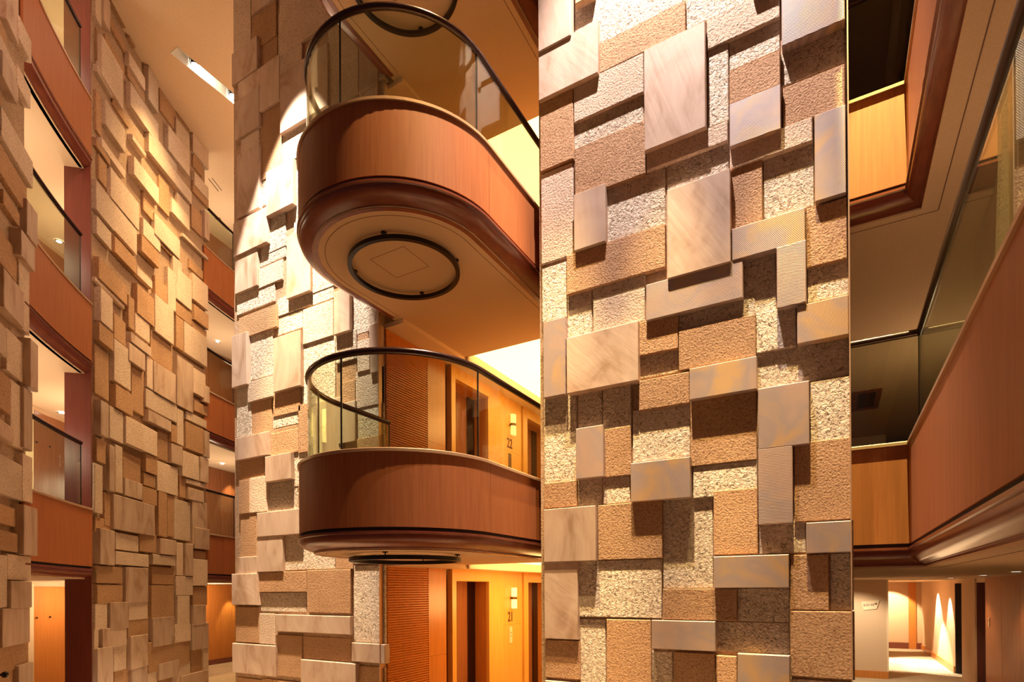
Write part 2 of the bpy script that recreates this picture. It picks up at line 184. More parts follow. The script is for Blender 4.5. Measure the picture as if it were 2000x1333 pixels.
# ------------------------------------------------------------------ materials
def newmat(name):
    m = bpy.data.materials.new(name); m.use_nodes = True; nt = m.node_tree
    return m, nt, nt.nodes['Principled BSDF']
def nd(nt, t, **kw):
    n = nt.nodes.new(t)
    for k, v in kw.items():
        if k in n.inputs.keys(): n.inputs[k].default_value = v
        else: setattr(n, k, v)
    return n
def plain(name, col, rough=.5, metal=0.0, spec=None):
    m, nt, b = newmat(name); b.inputs['Base Color'].default_value = (*col, 1); b.inputs['Roughness'].default_value = rough; b.inputs['Metallic'].default_value = metal
    if spec is not None: b.inputs['Specular IOR Level'].default_value = spec
    return m
def emis(name, col, s):
    m, nt, b = newmat(name); b.inputs['Base Color'].default_value = (*col, 1); b.inputs['Emission Color'].default_value = (*col, 1); b.inputs['Emission Strength'].default_value = s
    return m
def coords(nt, rand=True, scale=(1, 1, 1)):
    tc = nd(nt, 'ShaderNodeTexCoord'); mp = nd(nt, 'ShaderNodeMapping'); mp.inputs['Scale'].default_value = scale
    if rand:
        oi = nd(nt, 'ShaderNodeObjectInfo'); mu = nd(nt, 'ShaderNodeMath', operation='MULTIPLY'); mu.inputs[1].default_value = 40
        nt.links.new(oi.outputs['Random'], mu.inputs[0])
        cx = nd(nt, 'ShaderNodeCombineXYZ')
        for i in range(3): nt.links.new(mu.outputs[0], cx.inputs[i])
        ad = nd(nt, 'ShaderNodeVectorMath', operation='ADD'); nt.links.new(tc.outputs['Object'], ad.inputs[0]); nt.links.new(cx.outputs[0], ad.inputs[1])
        nt.links.new(ad.outputs[0], mp.inputs[0])
        return mp.outputs[0], oi.outputs['Random']
    nt.links.new(tc.outputs['Object'], mp.inputs[0]); return mp.outputs[0], None
def ramp(nt, src, stops):
    r = nd(nt, 'ShaderNodeValToRGB'); e = r.color_ramp.elements
    while len(e) < len(stops): e.new(.5)
    for k, (p, c) in enumerate(stops): e[k].position = p; e[k].color = (*c, 1)
    nt.links.new(src, r.inputs[0]); return r.outputs[0]
def bump(nt, b, src, strength, dist):
    bp = nd(nt, 'ShaderNodeBump'); bp.inputs['Strength'].default_value = strength; bp.inputs['Distance'].default_value = dist
    nt.links.new(src, bp.inputs['Height']); nt.links.new(bp.outputs[0], b.inputs['Normal']); return bp
def vary(nt, col, rnd, amt):
    mr = nd(nt, 'ShaderNodeMapRange'); mr.inputs['To Min'].default_value = 1 - amt; mr.inputs['To Max'].default_value = 1 + amt * .6
    nt.links.new(rnd, mr.inputs[0])
    hs = nd(nt, 'ShaderNodeHueSaturation'); nt.links.new(col, hs.inputs['Color']); nt.links.new(mr.outputs[0], hs.inputs['Value']); return hs.outputs[0]
def stone_smooth():
    m, nt, b = newmat('smooth_sandstone'); v, rnd = coords(nt, True, (1.0, 1.0, .45))
    rot = nd(nt, 'ShaderNodeVectorRotate', rotation_type='AXIS_ANGLE'); rot.inputs['Axis'].default_value = (0, 1, 0); an = nd(nt, 'ShaderNodeMath', operation='MULTIPLY_ADD'); an.inputs[1].default_value = 1.6; an.inputs[2].default_value = -.2
    nt.links.new(rnd, an.inputs[0]); nt.links.new(an.outputs[0], rot.inputs['Angle']); nt.links.new(v, rot.inputs['Vector'])
    n1 = nd(nt, 'ShaderNodeTexNoise'); n1.inputs['Scale'].default_value = 2.4; n1.inputs['Detail'].default_value = 4; n1.inputs['Distortion'].default_value = 1.6; nt.links.new(rot.outputs[0], n1.inputs['Vector'])
    n2 = nd(nt, 'ShaderNodeTexNoise'); n2.inputs['Scale'].default_value = 26; n2.inputs['Detail'].default_value = 3; n2.inputs['Distortion'].default_value = .4; st = nd(nt, 'ShaderNodeMapping'); st.inputs['Scale'].default_value = (1, 1, .12); nt.links.new(rot.outputs[0], st.inputs[0]); nt.links.new(st.outputs[0], n2.inputs['Vector'])
    mx = nd(nt, 'ShaderNodeMath', operation='MULTIPLY_ADD'); mx.inputs[1].default_value = .25; nt.links.new(n2.outputs['Fac'], mx.inputs[0]); nt.links.new(n1.outputs['Fac'], mx.inputs[2])
    c = ramp(nt, mx.outputs[0], [(.40, (.36, .235, .155)), (.58, (.50, .365, .275)), (.85, (.60, .47, .37))])
    nt.links.new(vary(nt, c, rnd, .12), b.inputs['Base Color']); b.inputs['Roughness'].default_value = .6; b.inputs['Specular IOR Level'].default_value = .3
    bump(nt, b, n2.outputs['Fac'], .25, .008); return m
def stone_grooved():
    m, nt, b = newmat('grooved_sandstone'); v, rnd = coords(nt)
    rot = nd(nt, 'ShaderNodeVectorRotate', rotation_type='AXIS_ANGLE'); rot.inputs['Axis'].default_value = (0, 1, 0)
    an = nd(nt, 'ShaderNodeMath', operation='MULTIPLY'); an.inputs[1].default_value = 9.0; nt.links.new(rnd, an.inputs[0]); nt.links.new(an.outputs[0], rot.inputs['Angle']); nt.links.new(v, rot.inputs['Vector'])
    w1 = nd(nt, 'ShaderNodeTexWave', wave_type='BANDS', bands_direction='X'); w1.inputs['Scale'].default_value = 27; w1.inputs['Distortion'].default_value = 22; w1.inputs['Detail'].default_value = 0; w1.inputs['Detail Scale'].default_value = .07
    nt.links.new(rot.outputs[0], w1.inputs[0])
    n1 = nd(nt, 'ShaderNodeTexNoise'); n1.inputs['Scale'].default_value = 2.0; n1.inputs['Detail'].default_value = 3; n1.inputs['Distortion'].default_value = .8; nt.links.new(v, n1.inputs['Vector'])
    c1 = ramp(nt, n1.outputs['Fac'], [(.36, (.47, .335, .265)), (.5, (.38, .305, .285)), (.66, (.54, .35, .17))])
    mc = nd(nt, 'ShaderNodeMix', data_type='RGBA', blend_type='MULTIPLY'); mc.inputs[0].default_value = .55
    nt.links.new(c1, mc.inputs[6]); c2 = ramp(nt, w1.outputs['Fac'], [(.2, (.60, .61, .66)), (.75, (1.10, 1.08, 1.04))]); nt.links.new(c2, mc.inputs[7])  # groove shade painted in as bluish dark bands along the bump wave
    nt.links.new(vary(nt, mc.outputs[2], rnd, .1), b.inputs['Base Color']); b.inputs['Roughness'].default_value = .5
    bump(nt, b, w1.outputs['Fac'], .22, .004); return m
def stone_rough(name, cols, scale, strength, dist, chisel=False):
    m, nt, b = newmat(name); v, rnd = coords(nt)
    n1 = nd(nt, 'ShaderNodeTexNoise'); n1.inputs['Scale'].default_value = scale; n1.inputs['Detail'].default_value = 4; n1.inputs['Roughness'].default_value = .6; n1.inputs['Distortion'].default_value = .9 if chisel else .3; nt.links.new(v, n1.inputs['Vector'])
    c = ramp(nt, n1.outputs['Fac'], [(.34, cols[0]), (.43, cols[1]), (.65, cols[2])])
    n2 = nd(nt, 'ShaderNodeTexNoise'); n2.inputs['Scale'].default_value = 2.2; nt.links.new(v, n2.inputs['Vector'])
    mc = nd(nt, 'ShaderNodeMix', data_type='RGBA', blend_type='MULTIPLY'); mc.inputs[0].default_value = .4
    nt.links.new(c, mc.inputs[6]); nt.links.new(ramp(nt, n2.outputs['Fac'], [(.3, (.75, .68, .6)), (.65, (1.05, 1.05, 1.05))]), mc.inputs[7])
    nt.links.new(vary(nt, mc.outputs[2], rnd, .14), b.inputs['Base Color']); b.inputs['Roughness'].default_value = .8; b.inputs['Specular IOR Level'].default_value = .2
    bump(nt, b, n1.outputs['Fac'], strength, dist); return m
def wood(name, dark, light, rough=.32, scale=(14, 14, .7), spec=.5, rand=True):
    m, nt, b = newmat(name); v, rnd = coords(nt, rand, scale)
    n1 = nd(nt, 'ShaderNodeTexNoise'); n1.inputs['Scale'].default_value = 2.5; n1.inputs['Detail'].default_value = 5; n1.inputs['Roughness'].default_value = .6; nt.links.new(v, n1.inputs['Vector'])
    c = ramp(nt, n1.outputs['Fac'], [(.3, dark), (.7, light)])
    if rnd: c = vary(nt, c, rnd, .08)
    nt.links.new(c, b.inputs['Base Color']); b.inputs['Roughness'].default_value = rough; b.inputs['Specular IOR Level'].default_value = spec
    return m
def plaster(name, col, rough=.9):
    m, nt, b = newmat(name); v, _ = coords(nt, False)
    n1 = nd(nt, 'ShaderNodeTexNoise'); n1.inputs['Scale'].default_value = 90; n1.inputs['Detail'].default_value = 2; nt.links.new(v, n1.inputs['Vector'])
    c = ramp(nt, n1.outputs['Fac'], [(.3, tuple(x * .92 for x in col)), (.7, tuple(min(1, x * 1.05) for x in col))])
    nt.links.new(c, b.inputs['Base Color']); b.inputs['Roughness'].default_value = rough; b.inputs['Specular IOR Level'].default_value = .15; return m
def glassmat():
    m, nt, b = newmat('tinted_glass'); nt.nodes.remove(b); out = nt.nodes['Material Output']
    tr = nd(nt, 'ShaderNodeBsdfTransparent'); tr.inputs[0].default_value = (.83, .86, .79, 1)
    gl = nd(nt, 'ShaderNodeBsdfGlossy'); gl.inputs[0].default_value = (.9, .95, .9, 1); gl.inputs['Roughness'].default_value = .004
    lw = nd(nt, 'ShaderNodeLayerWeight'); pw = nd(nt, 'ShaderNodeMath', operation='POWER'); pw.inputs[1].default_value = 4.5; nt.links.new(lw.outputs['Facing'], pw.inputs[0]); fr = nd(nt, 'ShaderNodeMath', operation='MULTIPLY_ADD'); fr.inputs[1].default_value = .8; fr.inputs[2].default_value = .035; nt.links.new(pw.outputs[0], fr.inputs[0])
    mx = nd(nt, 'ShaderNodeMixShader'); nt.links.new(fr.outputs[0], mx.inputs[0]); nt.links.new(tr.outputs[0], mx.inputs[1]); nt.links.new(gl.outputs[0], mx.inputs[2]); nt.links.new(mx.outputs[0], out.inputs[0]); return m
STONE = {'S': stone_smooth(), 'G': stone_grooved(),
         'T': stone_rough('tan_bush_hammered_stone', ((.30, .165, .085), (.46, .275, .15), (.56, .36, .21)), 55, 1.0, .016),
         'M': stone_rough('pale_stippled_stone', ((.44, .33, .25), (.66, .52, .40), (.76, .62, .49)), 50, 1.0, .016),  # first tone puts pit shade into the pale colour
         'C': stone_rough('coarse_chiselled_stone', ((.40, .32, .24), (.78, .66, .52), (.88, .77, .64)), 28, 1.0, .065, True)}  # first tone paints crevice shade into the coarse stone
BACK = stone_rough('recessed_stone', ((.26, .17, .11), (.42, .29, .19), (.50, .36, .25)), 40, .5, .01)
FASCIA = wood('red_cherry_veneer', (.35, .118, .042), (.44, .160, .058), .5, spec=.25)
TRIM = wood('dark_mahogany_moulding', (.16, .042, .026), (.24, .066, .036), .22, (2, 2, 16))
REVEAL = wood('maroon_lacquered_panel', (.15, .035, .028), (.20, .05, .036), .35)
YELLOW = wood('honey_maple_veneer', (.72, .36, .07), (.84, .46, .11), .32)
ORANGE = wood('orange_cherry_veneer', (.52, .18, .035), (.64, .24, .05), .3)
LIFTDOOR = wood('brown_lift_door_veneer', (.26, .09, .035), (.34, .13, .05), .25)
COPING = plain('pale_metal_coping', (.55, .36, .22), .35, .3)
RAIL = plain('dark_bronze_rail', (.045, .02, .018), .22, .4)
BLACK = plain('black_steel', (.012, .011, .012), .35, .5)
GAP = plain('black_shadow_gap', (.01, .006, .006), .8)
GLASS = glassmat()
CEIL = plaster('cream_ceiling_plaster', (.78, .60, .42))
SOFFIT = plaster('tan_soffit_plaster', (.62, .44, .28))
PLASTER = plaster('beige_wall_plaster', (.66, .46, .30))
CREAM = plaster('cream_painted_frame', (.80, .62, .42))
JOINT = plain('brown_joint_line', (.16, .08, .05), .8)
CARPET = stone_rough('speckled_carpet', ((.20, .15, .10), (.42, .33, .22), (.58, .47, .33)), 60, .4, .005)
STEEL = plain('brushed_steel', (.55, .52, .48), .25, 1.0)
LIFTFRAME = plain('dark_polished_steel', (.10, .085, .09), .15, 1.0)
LAMP = emis('lamp_white', (1.0, .88, .70), 18)
COVE = emis('lit_cove_plaster', (1.0, .74, .27), 3.2)
SLOT = plain('white_trough', (.85, .80, .72), .6)
DARK = plain('dark_doorway', (.02, .014, .014), .4)
MAROONDOOR = wood('maroon_door_veneer', (.13, .045, .04), (.19, .07, .055), .3)
BRONZE = plain('bronze_metal', (.20, .12, .06), .35, .8)
SHADE = emis('sconce_glass', (1.0, .72, .28), 1.3)
INK = plain('dark_red_lettering', (.10, .012, .010), .5)
# ------------------------------------------------------------------ stone tiles
BV = .006
def tile_flat(parent, t, yw):
    x0, x1, z0, z1, p, f = t; x1 -= .004; z0 += .002; x0 += .002
    yf = yw - p; yb = yw + .02; b = min(BV, .3 * (x1 - x0), .3 * (z1 - z0))
    vs_ = [(x0, yb, z0), (x1, yb, z0), (x1, yb, z1), (x0, yb, z1), (x0, yf + b, z0), (x1, yf + b, z0), (x1, yf + b, z1), (x0, yf + b, z1),
           (x0 + b, yf, z0 + b), (x1 - b, yf, z0 + b), (x1 - b, yf, z1 - b), (x0 + b, yf, z1 - b)]
    fs = [(8, 9, 10, 11)]
    for i in range(4):
        j = (i + 1) % 4; fs += [(i, j, 4 + j, 4 + i), (4 + i, 4 + j, 8 + j, 8 + i)]
    return mesh('stone_tile', vs_, fs, STONE[f], parent)
CCX, CCY, RB = -.79, 12.81, 12.55
def cyl(th, r): a = math.radians(th); return (CCX + r * math.cos(a), CCY + r * math.sin(a))
def tile_arc(parent, t):
    t0, t1, z0, z1, p, f = t; b = math.degrees(BV / RB); k = .5 * b
    t0 += k; t1 -= k; r = RB - p
    def pt(th, r_, z): x, y = cyl(th, r_); return (x, y, z)
    # seen from inside the arc: t1 is the near (left) end
    vs_ = [pt(t1, RB + .02, z0), pt(t0, RB + .02, z0), pt(t0, RB + .02, z1), pt(t1, RB + .02, z1), pt(t1, r + BV, z0), pt(t0, r + BV, z0), pt(t0, r + BV, z1), pt(t1, r + BV, z1),
           pt(t1 - b, r, z0 + BV), pt(t0 + b, r, z0 + BV), pt(t0 + b, r, z1 - BV), pt(t1 - b, r, z1 - BV)]
    fs = [(8, 9, 10, 11)]
    for i in range(4):
        j = (i + 1) % 4; fs += [(i, j, 4 + j, 4 + i), (4 + i, 4 + j, 8 + j, 8 + i)]
    return mesh('stone_tile', vs_, fs, STONE[f], parent)
def arc(t0, t1, r, n):
    return [(*cyl(t0 + (t1 - t0) * i / n, r), -math.cos(math.radians(t0 + (t1 - t0) * i / n)), -math.sin(math.radians(t0 + (t1 - t0) * i / n))) for i in range(n + 1)]
def filler(tiles, u0, u1, z0, z1, du, dz):
    """tiles that go on beyond the traced ones (towards ceiling or floor)"""
    out = []; z = z0
    while z < z1 - .05:
        h = min(dz * random.uniform(.7, 1.3), z1 - z); u = u0
        while u < u1 - .02:
            wd = du * random.uniform(.6, 1.4)
            if u + wd > u1 - .3 * du: wd = u1 - u
            f = random.choice('SGTMCC'); out.append((u, u + wd, z, z + h, {'S': .15, 'G': .13, 'T': .08, 'M': .06, 'C': .03}[f] + random.uniform(-.01, .01), f)); u += wd
        z += h
    return out
ZT = 11.85
pil = B().box(-2.893, .113, 5.72, 7.0, 0, ZT).build('wall_right', BACK); tag(pil, 'tall pillar clad in uneven stone blocks right of the balconies', 'wall', kind='structure')
for t in PILLAR_TILES: tile_flat(pil, t, 5.72)
for t in filler([], -2.893, .113, 9.0, ZT, .6, .55) + filler([], -2.88, .11, .02, .70, .6, .4): tile_flat(pil, t, 5.72)
for x in (.113,):
    bb = B().box(x - .005, x + .005, 5.60, 5.72, .02, ZT)
    bb.build('corner_bead', COPING, pil)
col = B().box(-8.43, -5.27, 5.72, 6.9, 0, ZT).build('wall_back', BACK); tag(col, 'stone block clad column behind the rounded balconies', 'wall', kind='structure')
for t in COLUMN_TILES: tile_flat(col, t[:3] + (min(t[3], ZT),) + t[4:], 5.72)
for t in filler([], -8.4, -5.25, .02, .35, .6, .4): tile_flat(col, t, 5.72)
for t in filler([], -6.75, -5.27, 6.0, 9.6, .5, .5): tile_flat(col, t[:4] + (.008, 'T'), 5.72)
B().box(-5.262, -5.252, 5.64, 5.76, 0, ZT).build('corner_bead', COPING, col)
def arcwall(name, t0, t1, label, r1=RB + .3):
    b = B().sweep(arc(t0, t1, RB, 18), [(0, 0), (0, ZT), (RB - r1, ZT), (RB - r1, 0)])
    return tag(b.build(name, BACK), label, 'wall', kind='structure')
wl = arcwall('wall_left', 204.75, 222.15, 'curved wall of uneven stone blocks left of the column')
for t in LEFT_TILES: tile_arc(wl, t)
# dark end panel of the curved wall
B().sweep(arc(222.15, 222.25, RB - .03, 1), [(0, 0), (0, ZT), (-.36, ZT), (-.36, 0)]).build('end_panel', REVEAL, wl)
wn = arcwall('wall_near', 230.75, 240, 'stone block clad wall at the left edge of the picture')
for t in NEAR_TILES: tile_arc(wn, t)
# ------------------------------------------------------------------ parapets
def S_profile(z_top, h, s):
    pr = [(.014, z_top), (.014, z_top - .022), (.0, z_top - .03)]
    for i in range(1, 9):
        q = i / 8; pr.append((-s * (q ** 1.7) + .012 * math.sin(math.pi * q), z_top - .03 - (h - .05) * (q ** .75)))
    pr += [(-s + .0, z_top - h + .016), (-s - .012, z_top - h + .012), (-s - .012, z_top - h), (-s - .06, z_top - h), (-s - .06, z_top)]
    return pr
def sub(path, i0, i1): return path[i0:i1 + 1]
def parapet(name, label, path, zf, cuts, gcuts, ztop=.10, gapz=-.84, h=.16, s=.11, rail=1.08, group=None, inner=True, rlo=0, rhi=None):
    root = thing(name, label, 'balcony', group=group)
    zt = zf + ztop; zg = zf + gapz
    idx = [0] + cuts + [len(path) - 1]
    def gapends(p):           # a 3 mm joint between neighbouring panels
        return p
    for a, b_ in zip(idx[:-1], idx[1:]):
        B().sweep(sub(path, a, b_), [(0, zg + .035), (0, zt - .032), (-.03, zt - .032), (-.03, zg + .035)]).build('fascia_panel', FASCIA, root, True)
        if 0 < a:
            x, y, nx, ny = path[a]; d = B(); tx, ty = -ny, nx
            d.add([(x + nx * .0012 + tx * .0025, y + ny * .0012 + ty * .0025, zg + .035), (x + nx * .0012 - tx * .0025, y + ny * .0012 - ty * .0025, zg + .035), (x + nx * .0012 - tx * .0025, y + ny * .0012 - ty * .0025, zt - .032), (x + nx * .0012 + tx * .0025, y + ny * .0012 + ty * .0025, zt - .032)], [(0, 1, 2, 3)])
            d.build('panel_joint', TRIM, root)
    B().sweep(path, [(.016, zt - .032), (.016, zt - .006), (.010, zt), (-.14, zt), (-.14, zt - .032)]).build('coping', COPING, root)
    B().sweep(path, [(-.012, zg), (-.012, zg + .035), (-.05, zg + .035), (-.05, zg)]).build('shadow_gap', GAP, root)
    B().sweep(path, S_profile(zg, h, s)).build('moulding', TRIM, root, True)
    B().sweep(path, [(-.05, zg), (-.05, zt - .032), (-.09, zt - .032), (-.09, zg)]).build('inner_lining', FASCIA, root)
    gp = sub(path, rlo, len(path) - 1 if rhi is None else rhi)
    gi = [0] + gcuts + [len(gp) - 1]
    for a, b_ in zip(gi[:-1], gi[1:]):
        B().sweep(sub(gp, a, b_), [(-.085, zt), (-.085, zf + rail - .02), (-.097, zf + rail - .02), (-.097, zt)]).build('glass_panel', GLASS, root, False)
    for a in gi[1:]:
        x, y, nx, ny = gp[a]; x += nx * -.091; y += ny * -.091
        B().tube([(x, y, zt), (x, y, zf + rail - .02)], .009, 8).build('glass_joint', BLACK, root)
    B().tube([(x + nx * -.091, y + ny * -.091, zf + rail) for x, y, nx, ny in gp], .032, 12).build('handrail', RAIL, root, True)
    return root
# middle balconies (levels 22, 23, 24)
BX, BY, BR = -4.11, 4.83, 1.10
def mid_path():
    p = [(BX + BR, 7.22, 1, 0), (BX + BR, 6.2, 1, 0), (BX + BR, 5.5, 1, 0)]
    n = 40
    for i in range(n + 1):
        a = -math.pi * i / n; p.append((BX + BR * math.cos(a), BY + BR * math.sin(a), math.cos(a), math.sin(a)))
    p += [(BX - BR, 5.3, -1, 0), (BX - BR, 5.69, -1, 0)]
    return p
MP = mid_path()
names = {1: 'lower rounded wood balcony with glass rail, level with number 22', 2: 'middle rounded wood balcony with a black ring fully visible below it', 3: 'topmost rounded balcony cut by the upper picture edge, only its underside showing'}
def poly_off(path, o): return [(x + nx * o, y + ny * o) for x, y, nx, ny in path]
for k in (1, 2, 3):
    zf = 3.2 * k
    root = parapet('rounded_balcony', names[k], MP, zf, [3, 33], [4, 22, 38], gapz=-.655, h=.16, s=.135, rail=1.02, group='rounded balconies between the pillars')
    outl = poly_off(MP, -.14)
    outl_s = outl[:]                                    # underside
    outl_s[0] = (BX + BR - .14, 7.22); outl_s[-1] = (BX - BR + .14, 7.22)
    so = B().prism(outl_s[::-1], zf - .81, zf - .77).build('soffit', SOFFIT, root)
    B().prism(poly_off(MP, -.09)[::-1], zf - .03, zf).build('deck', CARPET, root)
    gl = sub(MP, 0, len(MP) - 1)
    B().sweep(gl, [(-.262, zf - .8115), (-.268, zf - .8115), (-.268, zf - .809), (-.262, zf - .809)]).build('soffit_groove', JOINT, root)
    hb = B()
    hx0, hx1, hy0, hy1 = -4.36, -3.89, 4.555, 4.98
    for (a, b_, c, d) in ((hx0, hx1, hy0, hy0 + .005), (hx0, hx1, hy1 - .005, hy1), (hx0, hx0 + .005, hy0, hy1), (hx1 - .005, hx1, hy0, hy1)):
        hb.box(a, b_, c, d, zf - .8115, zf - .809)
    hb.build('access_hatch_joint', JOINT, root)
    # black ring hung below
    ring = thing('ring_light', {1: 'black hanging ring seen nearly edge-on under the lower rounded balcony', 2: 'black hanging ring under the middle rounded balcony', 3: 'black hanging ring seen through glass under the topmost balcony'}[k], 'ring light', group='black rings under the balconies')
    zr = zf - .865
    rp = [(BX + .585 * math.cos(2 * math.pi * i / 64), BY + .585 * math.sin(2 * math.pi * i / 64), math.cos(2 * math.pi * i / 64), math.sin(2 * math.pi * i / 64)) for i in range(65)]
    B().sweep(rp, [(.022, zr - .022), (.022, zr + .022), (-.022, zr + .022), (-.022, zr - .022)]).build('ring', BLACK, ring)
    for a in (-70, 20, 110, 200):
        x = BX + .585 * math.cos(math.radians(a)); y = BY + .585 * math.sin(math.radians(a))
        hb = B().tube([(x, y, zr + .02), (x, y, zf - .815)], .006, 8).build('hanger', BLACK, ring)
        B().disc(x, y, zf - .822, zf - .8105, .028).build('ceiling_rose', BLACK, hb)
# left arc balconies
def arcpath(t0, t1, n): return arc(t0, t1, 12.5, n)
for k in (1, 2, 3):
    zf = 3.2 * k
    lab = {1: 'lowest', 2: 'second', 3: 'top'}[k]
    n1 = {1: 'curved wood balcony at far left, lowest of its stack of three', 2: 'curved wood balcony at far left, middle one of its stack', 3: 'curved wood balcony at far left, topmost, cut by the picture edge'}[k]
    n2 = {1: 'narrow lowest wood balcony seen between curved stone wall and column', 2: 'narrow middle wood balcony seen between curved stone wall and column', 3: 'narrow top wood balcony seen between curved stone wall and column'}[k]
    parapet('corridor_balcony', n1, arcpath(231.5, 222.3, 14), zf, [], [], group='curved corridor balconies on the left', rhi=13)
    parapet('corridor_balcony', n2, arcpath(205.2, 194.5, 14), zf, [4, 9], [7], group='curved corridor balconies on the left')
# right corridor balconies
def rpath():
    a = [(.564, -1.5 + 7.585 * i / 6, -1, 0) for i in range(6)]
    return a + [(.564, 6.085, -1, -1)] + [(-.4, 6.085, 0, -1), (-1.6, 6.085, 0, -1)]
for k in (1, 2):
    parapet('corridor_gallery', {1: 'long wood gallery front with glass rail at the right edge, lower level', 2: 'long wood gallery front overhead in the upper right corner'}[k], rpath(), 3.2 * k, [], [3, 6], group='right corridor galleries', s=.10)
# ------------------------------------------------------------------ slabs, ceilings, floors
def struct(o, label, cat): return tag(o, label, cat, kind='structure')
struct(B().box(-17, 4.5, -4, 25, -.2, 0).build('floor', CARPET), 'speckled carpet floor of the lowest visible level', 'floor')
# atrium ceiling, with the two-lamp slot left open
sx0, sx1, sy0, sy1 = -10.50, -10.26, 5.86, 8.3
cb = B().box(-17, sx0, -4, 25, ZT, ZT + .3).box(sx1, 4.5, -4, 25, ZT, ZT + .3).box(sx0, sx1, -4, sy0, ZT, ZT + .3).box(sx0, sx1, sy1, 25, ZT, ZT + .3)
struct(cb.build('ceiling', CEIL), 'plain cream ceiling high above the atrium', 'ceiling')
sl = thing('ceiling_slot_light', 'long recessed slot with two white lamps in the high ceiling', 'ceiling light')
B().box(sx0, sx1, sy0, sy1, ZT + .16, ZT + .19).box(sx0 + .002, sx0 + .012, sy0, sy1, ZT - .004, ZT + .16).box(sx1 - .012, sx1 - .002, sy0, sy1, ZT - .004, ZT + .16).box(sx0 + .002, sx1 - .002, sy0 + .002, sy0 + .012, ZT - .004, ZT + .16).build('trough', SLOT, sl)
for yy in (6.25, 7.02):
    l = B().disc(-10.38, yy, ZT + .03, ZT + .15, .07, 16).build('lamp', BLACK, sl)
    B().disc(-10.38, yy, ZT + .02, ZT + .03, .06, 16).build('lens', LAMP, l)
    point('slot_lamp_glow', (-10.38, yy + .12, ZT + .09), 14, (1.0, .88, .7), .03)
    B().tube([(-10.38, yy - .09, ZT + .12), (-10.38, yy - .10, ZT + .02), (-10.38, yy - .06, ZT - .01)], .008, 6).build('clip', BLACK, l)
# curved corridors on the left
for k in (1, 2, 3):
    zf = 3.2 * k
    b = B().sweep(arc(240, 190, 12.61, 40), [(0, zf - 1.0), (0, zf - .03), (-2.2, zf - .03), (-2.2, zf - 1.0)])
    struct(b.build('ceiling', CEIL), {1: 'cream corridor ceiling on the left, lowest level', 2: 'cream corridor ceiling on the left, middle level', 3: 'cream corridor ceiling on the left, upper level'}[k], 'ceiling')
    b = B().sweep(arc(240, 190, 12.61, 40), [(0, zf - .03), (0, zf), (-2.2, zf), (-2.2, zf - .03)])
    struct(b.build('floor', CARPET), {1: 'carpeted corridor floor on the left, second level', 2: 'carpeted corridor floor on the left, third level', 3: 'carpeted corridor floor on the left, top level'}[k], 'floor')
bw = B().sweep(arc(240, 190, 14.42, 40), [(0, 0), (0, ZT), (-.2, ZT), (-.2, 0)])
bwall = struct(bw.build('wall_far_left', PLASTER), 'back wall of the curved corridor behind the left balconies', 'wall')
def arcpanel(name, t0, t1, z0, z1, mat, parent, r=14.40, th=.03, n=3):
    return B().sweep(arc(t0, t1, r, n), [(0, z0), (0, z1), (-th, z1), (-th, z0)]).build(name, mat, parent)
for k in range(4):
    z = 3.2 * k
    for i, t in enumerate([188 + 1.6 * j for j in range(6)]):
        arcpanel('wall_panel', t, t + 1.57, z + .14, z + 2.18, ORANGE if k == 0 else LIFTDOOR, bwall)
    arcpanel('baseboard', 188, 197.6, z, z + .14, TRIM, bwall, 14.39)
    # door seen through the left opening
    d = thing('door', {0: 'orange wood door at far left on the lowest level', 1: 'brown wood door behind glass at far left', 2: 'wood door behind the second balcony at far left', 3: 'wood door behind the top balcony at far left'}[k], 'door', group='doors of the left corridor', kind='structure')
    arcpanel('door_frame', 215.6, 214.85, z, z + 2.16, CREAM, d, 14.385)
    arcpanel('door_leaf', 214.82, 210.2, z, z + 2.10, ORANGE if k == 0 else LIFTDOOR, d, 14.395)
    for zz in (1.52,):
        x, y = cyl(214.6, 14.375); B().disc(x, y, z + zz, z + zz + .03, .012, 10).build('peephole', BLACK, d)
        x, y = cyl(213.3, 14.375); B().disc(x, y, z + zz, z + zz + .03, .012, 10).build('peephole', BLACK, d)
# right corridors
for k in (1, 2, 3):
    zf = 3.2 * k; zc = zf - 1.015
    b = B().box(-1.6, .68, 6.2, 24, zc, zf - .03).box(.68, 4.0, -2, 24, zc, zf - .03)
    c = struct(b.build('ceiling', SOFFIT), {1: 'tan corridor ceiling lower right with small downlights', 2: 'tan corridor ceiling under the upper right gallery', 3: 'dark corridor ceiling in the top right corner'}[k], 'ceiling')
    struct(B().box(-1.6, .66, 6.18, 24, zf - .03, zf).box(.66, 4.0, -2, 24, zf - .03, zf).build('floor', CARPET), {1: 'carpeted corridor floor on the right, second level', 2: 'carpeted corridor floor on the right, third level', 3: 'carpeted corridor floor on the right, top level'}[k], 'floor')
    g = B(); g.box(.81, .818, -2, 6.29, zc - .002, zc + .001).box(-1.6, .818, 6.29, 6.298, zc - .002, zc + .001); g.build('ceiling_groove', JOINT, c)
    if k == 2:
        h = thing('ceiling_hatch', 'square brown framed ceiling recess seen through the right glass rail', 'ceiling hatch')
        a0, a1, c0, c1 = .27, .70, 11.4, 12.6
        B().box(a0, a1, c0, c0 + .12, zc - .02, zc).box(a0, a1, c1 - .12, c1, zc - .02, zc).box(a0, a0 + .08, c0 + .12, c1 - .12, zc - .02, zc).box(a1 - .08, a1, c0 + .12, c1 - .12, zc - .02, zc).build('frame', TRIM, h)
        B().box(a0 + .08, a1 - .08, c0 + .12, c1 - .12, zc - .008, zc - .001).build('panel', DARK, h)
ws = struct(B().box(-2.0, .97, 14.9, 15.1, 0, ZT).build('wall_sign', PLASTER), 'beige wall with the room number sign in the lower right', 'wall')
B().box(-2.0, .98, 14.88, 14.9, 0, .16).build('baseboard', ORANGE, ws)
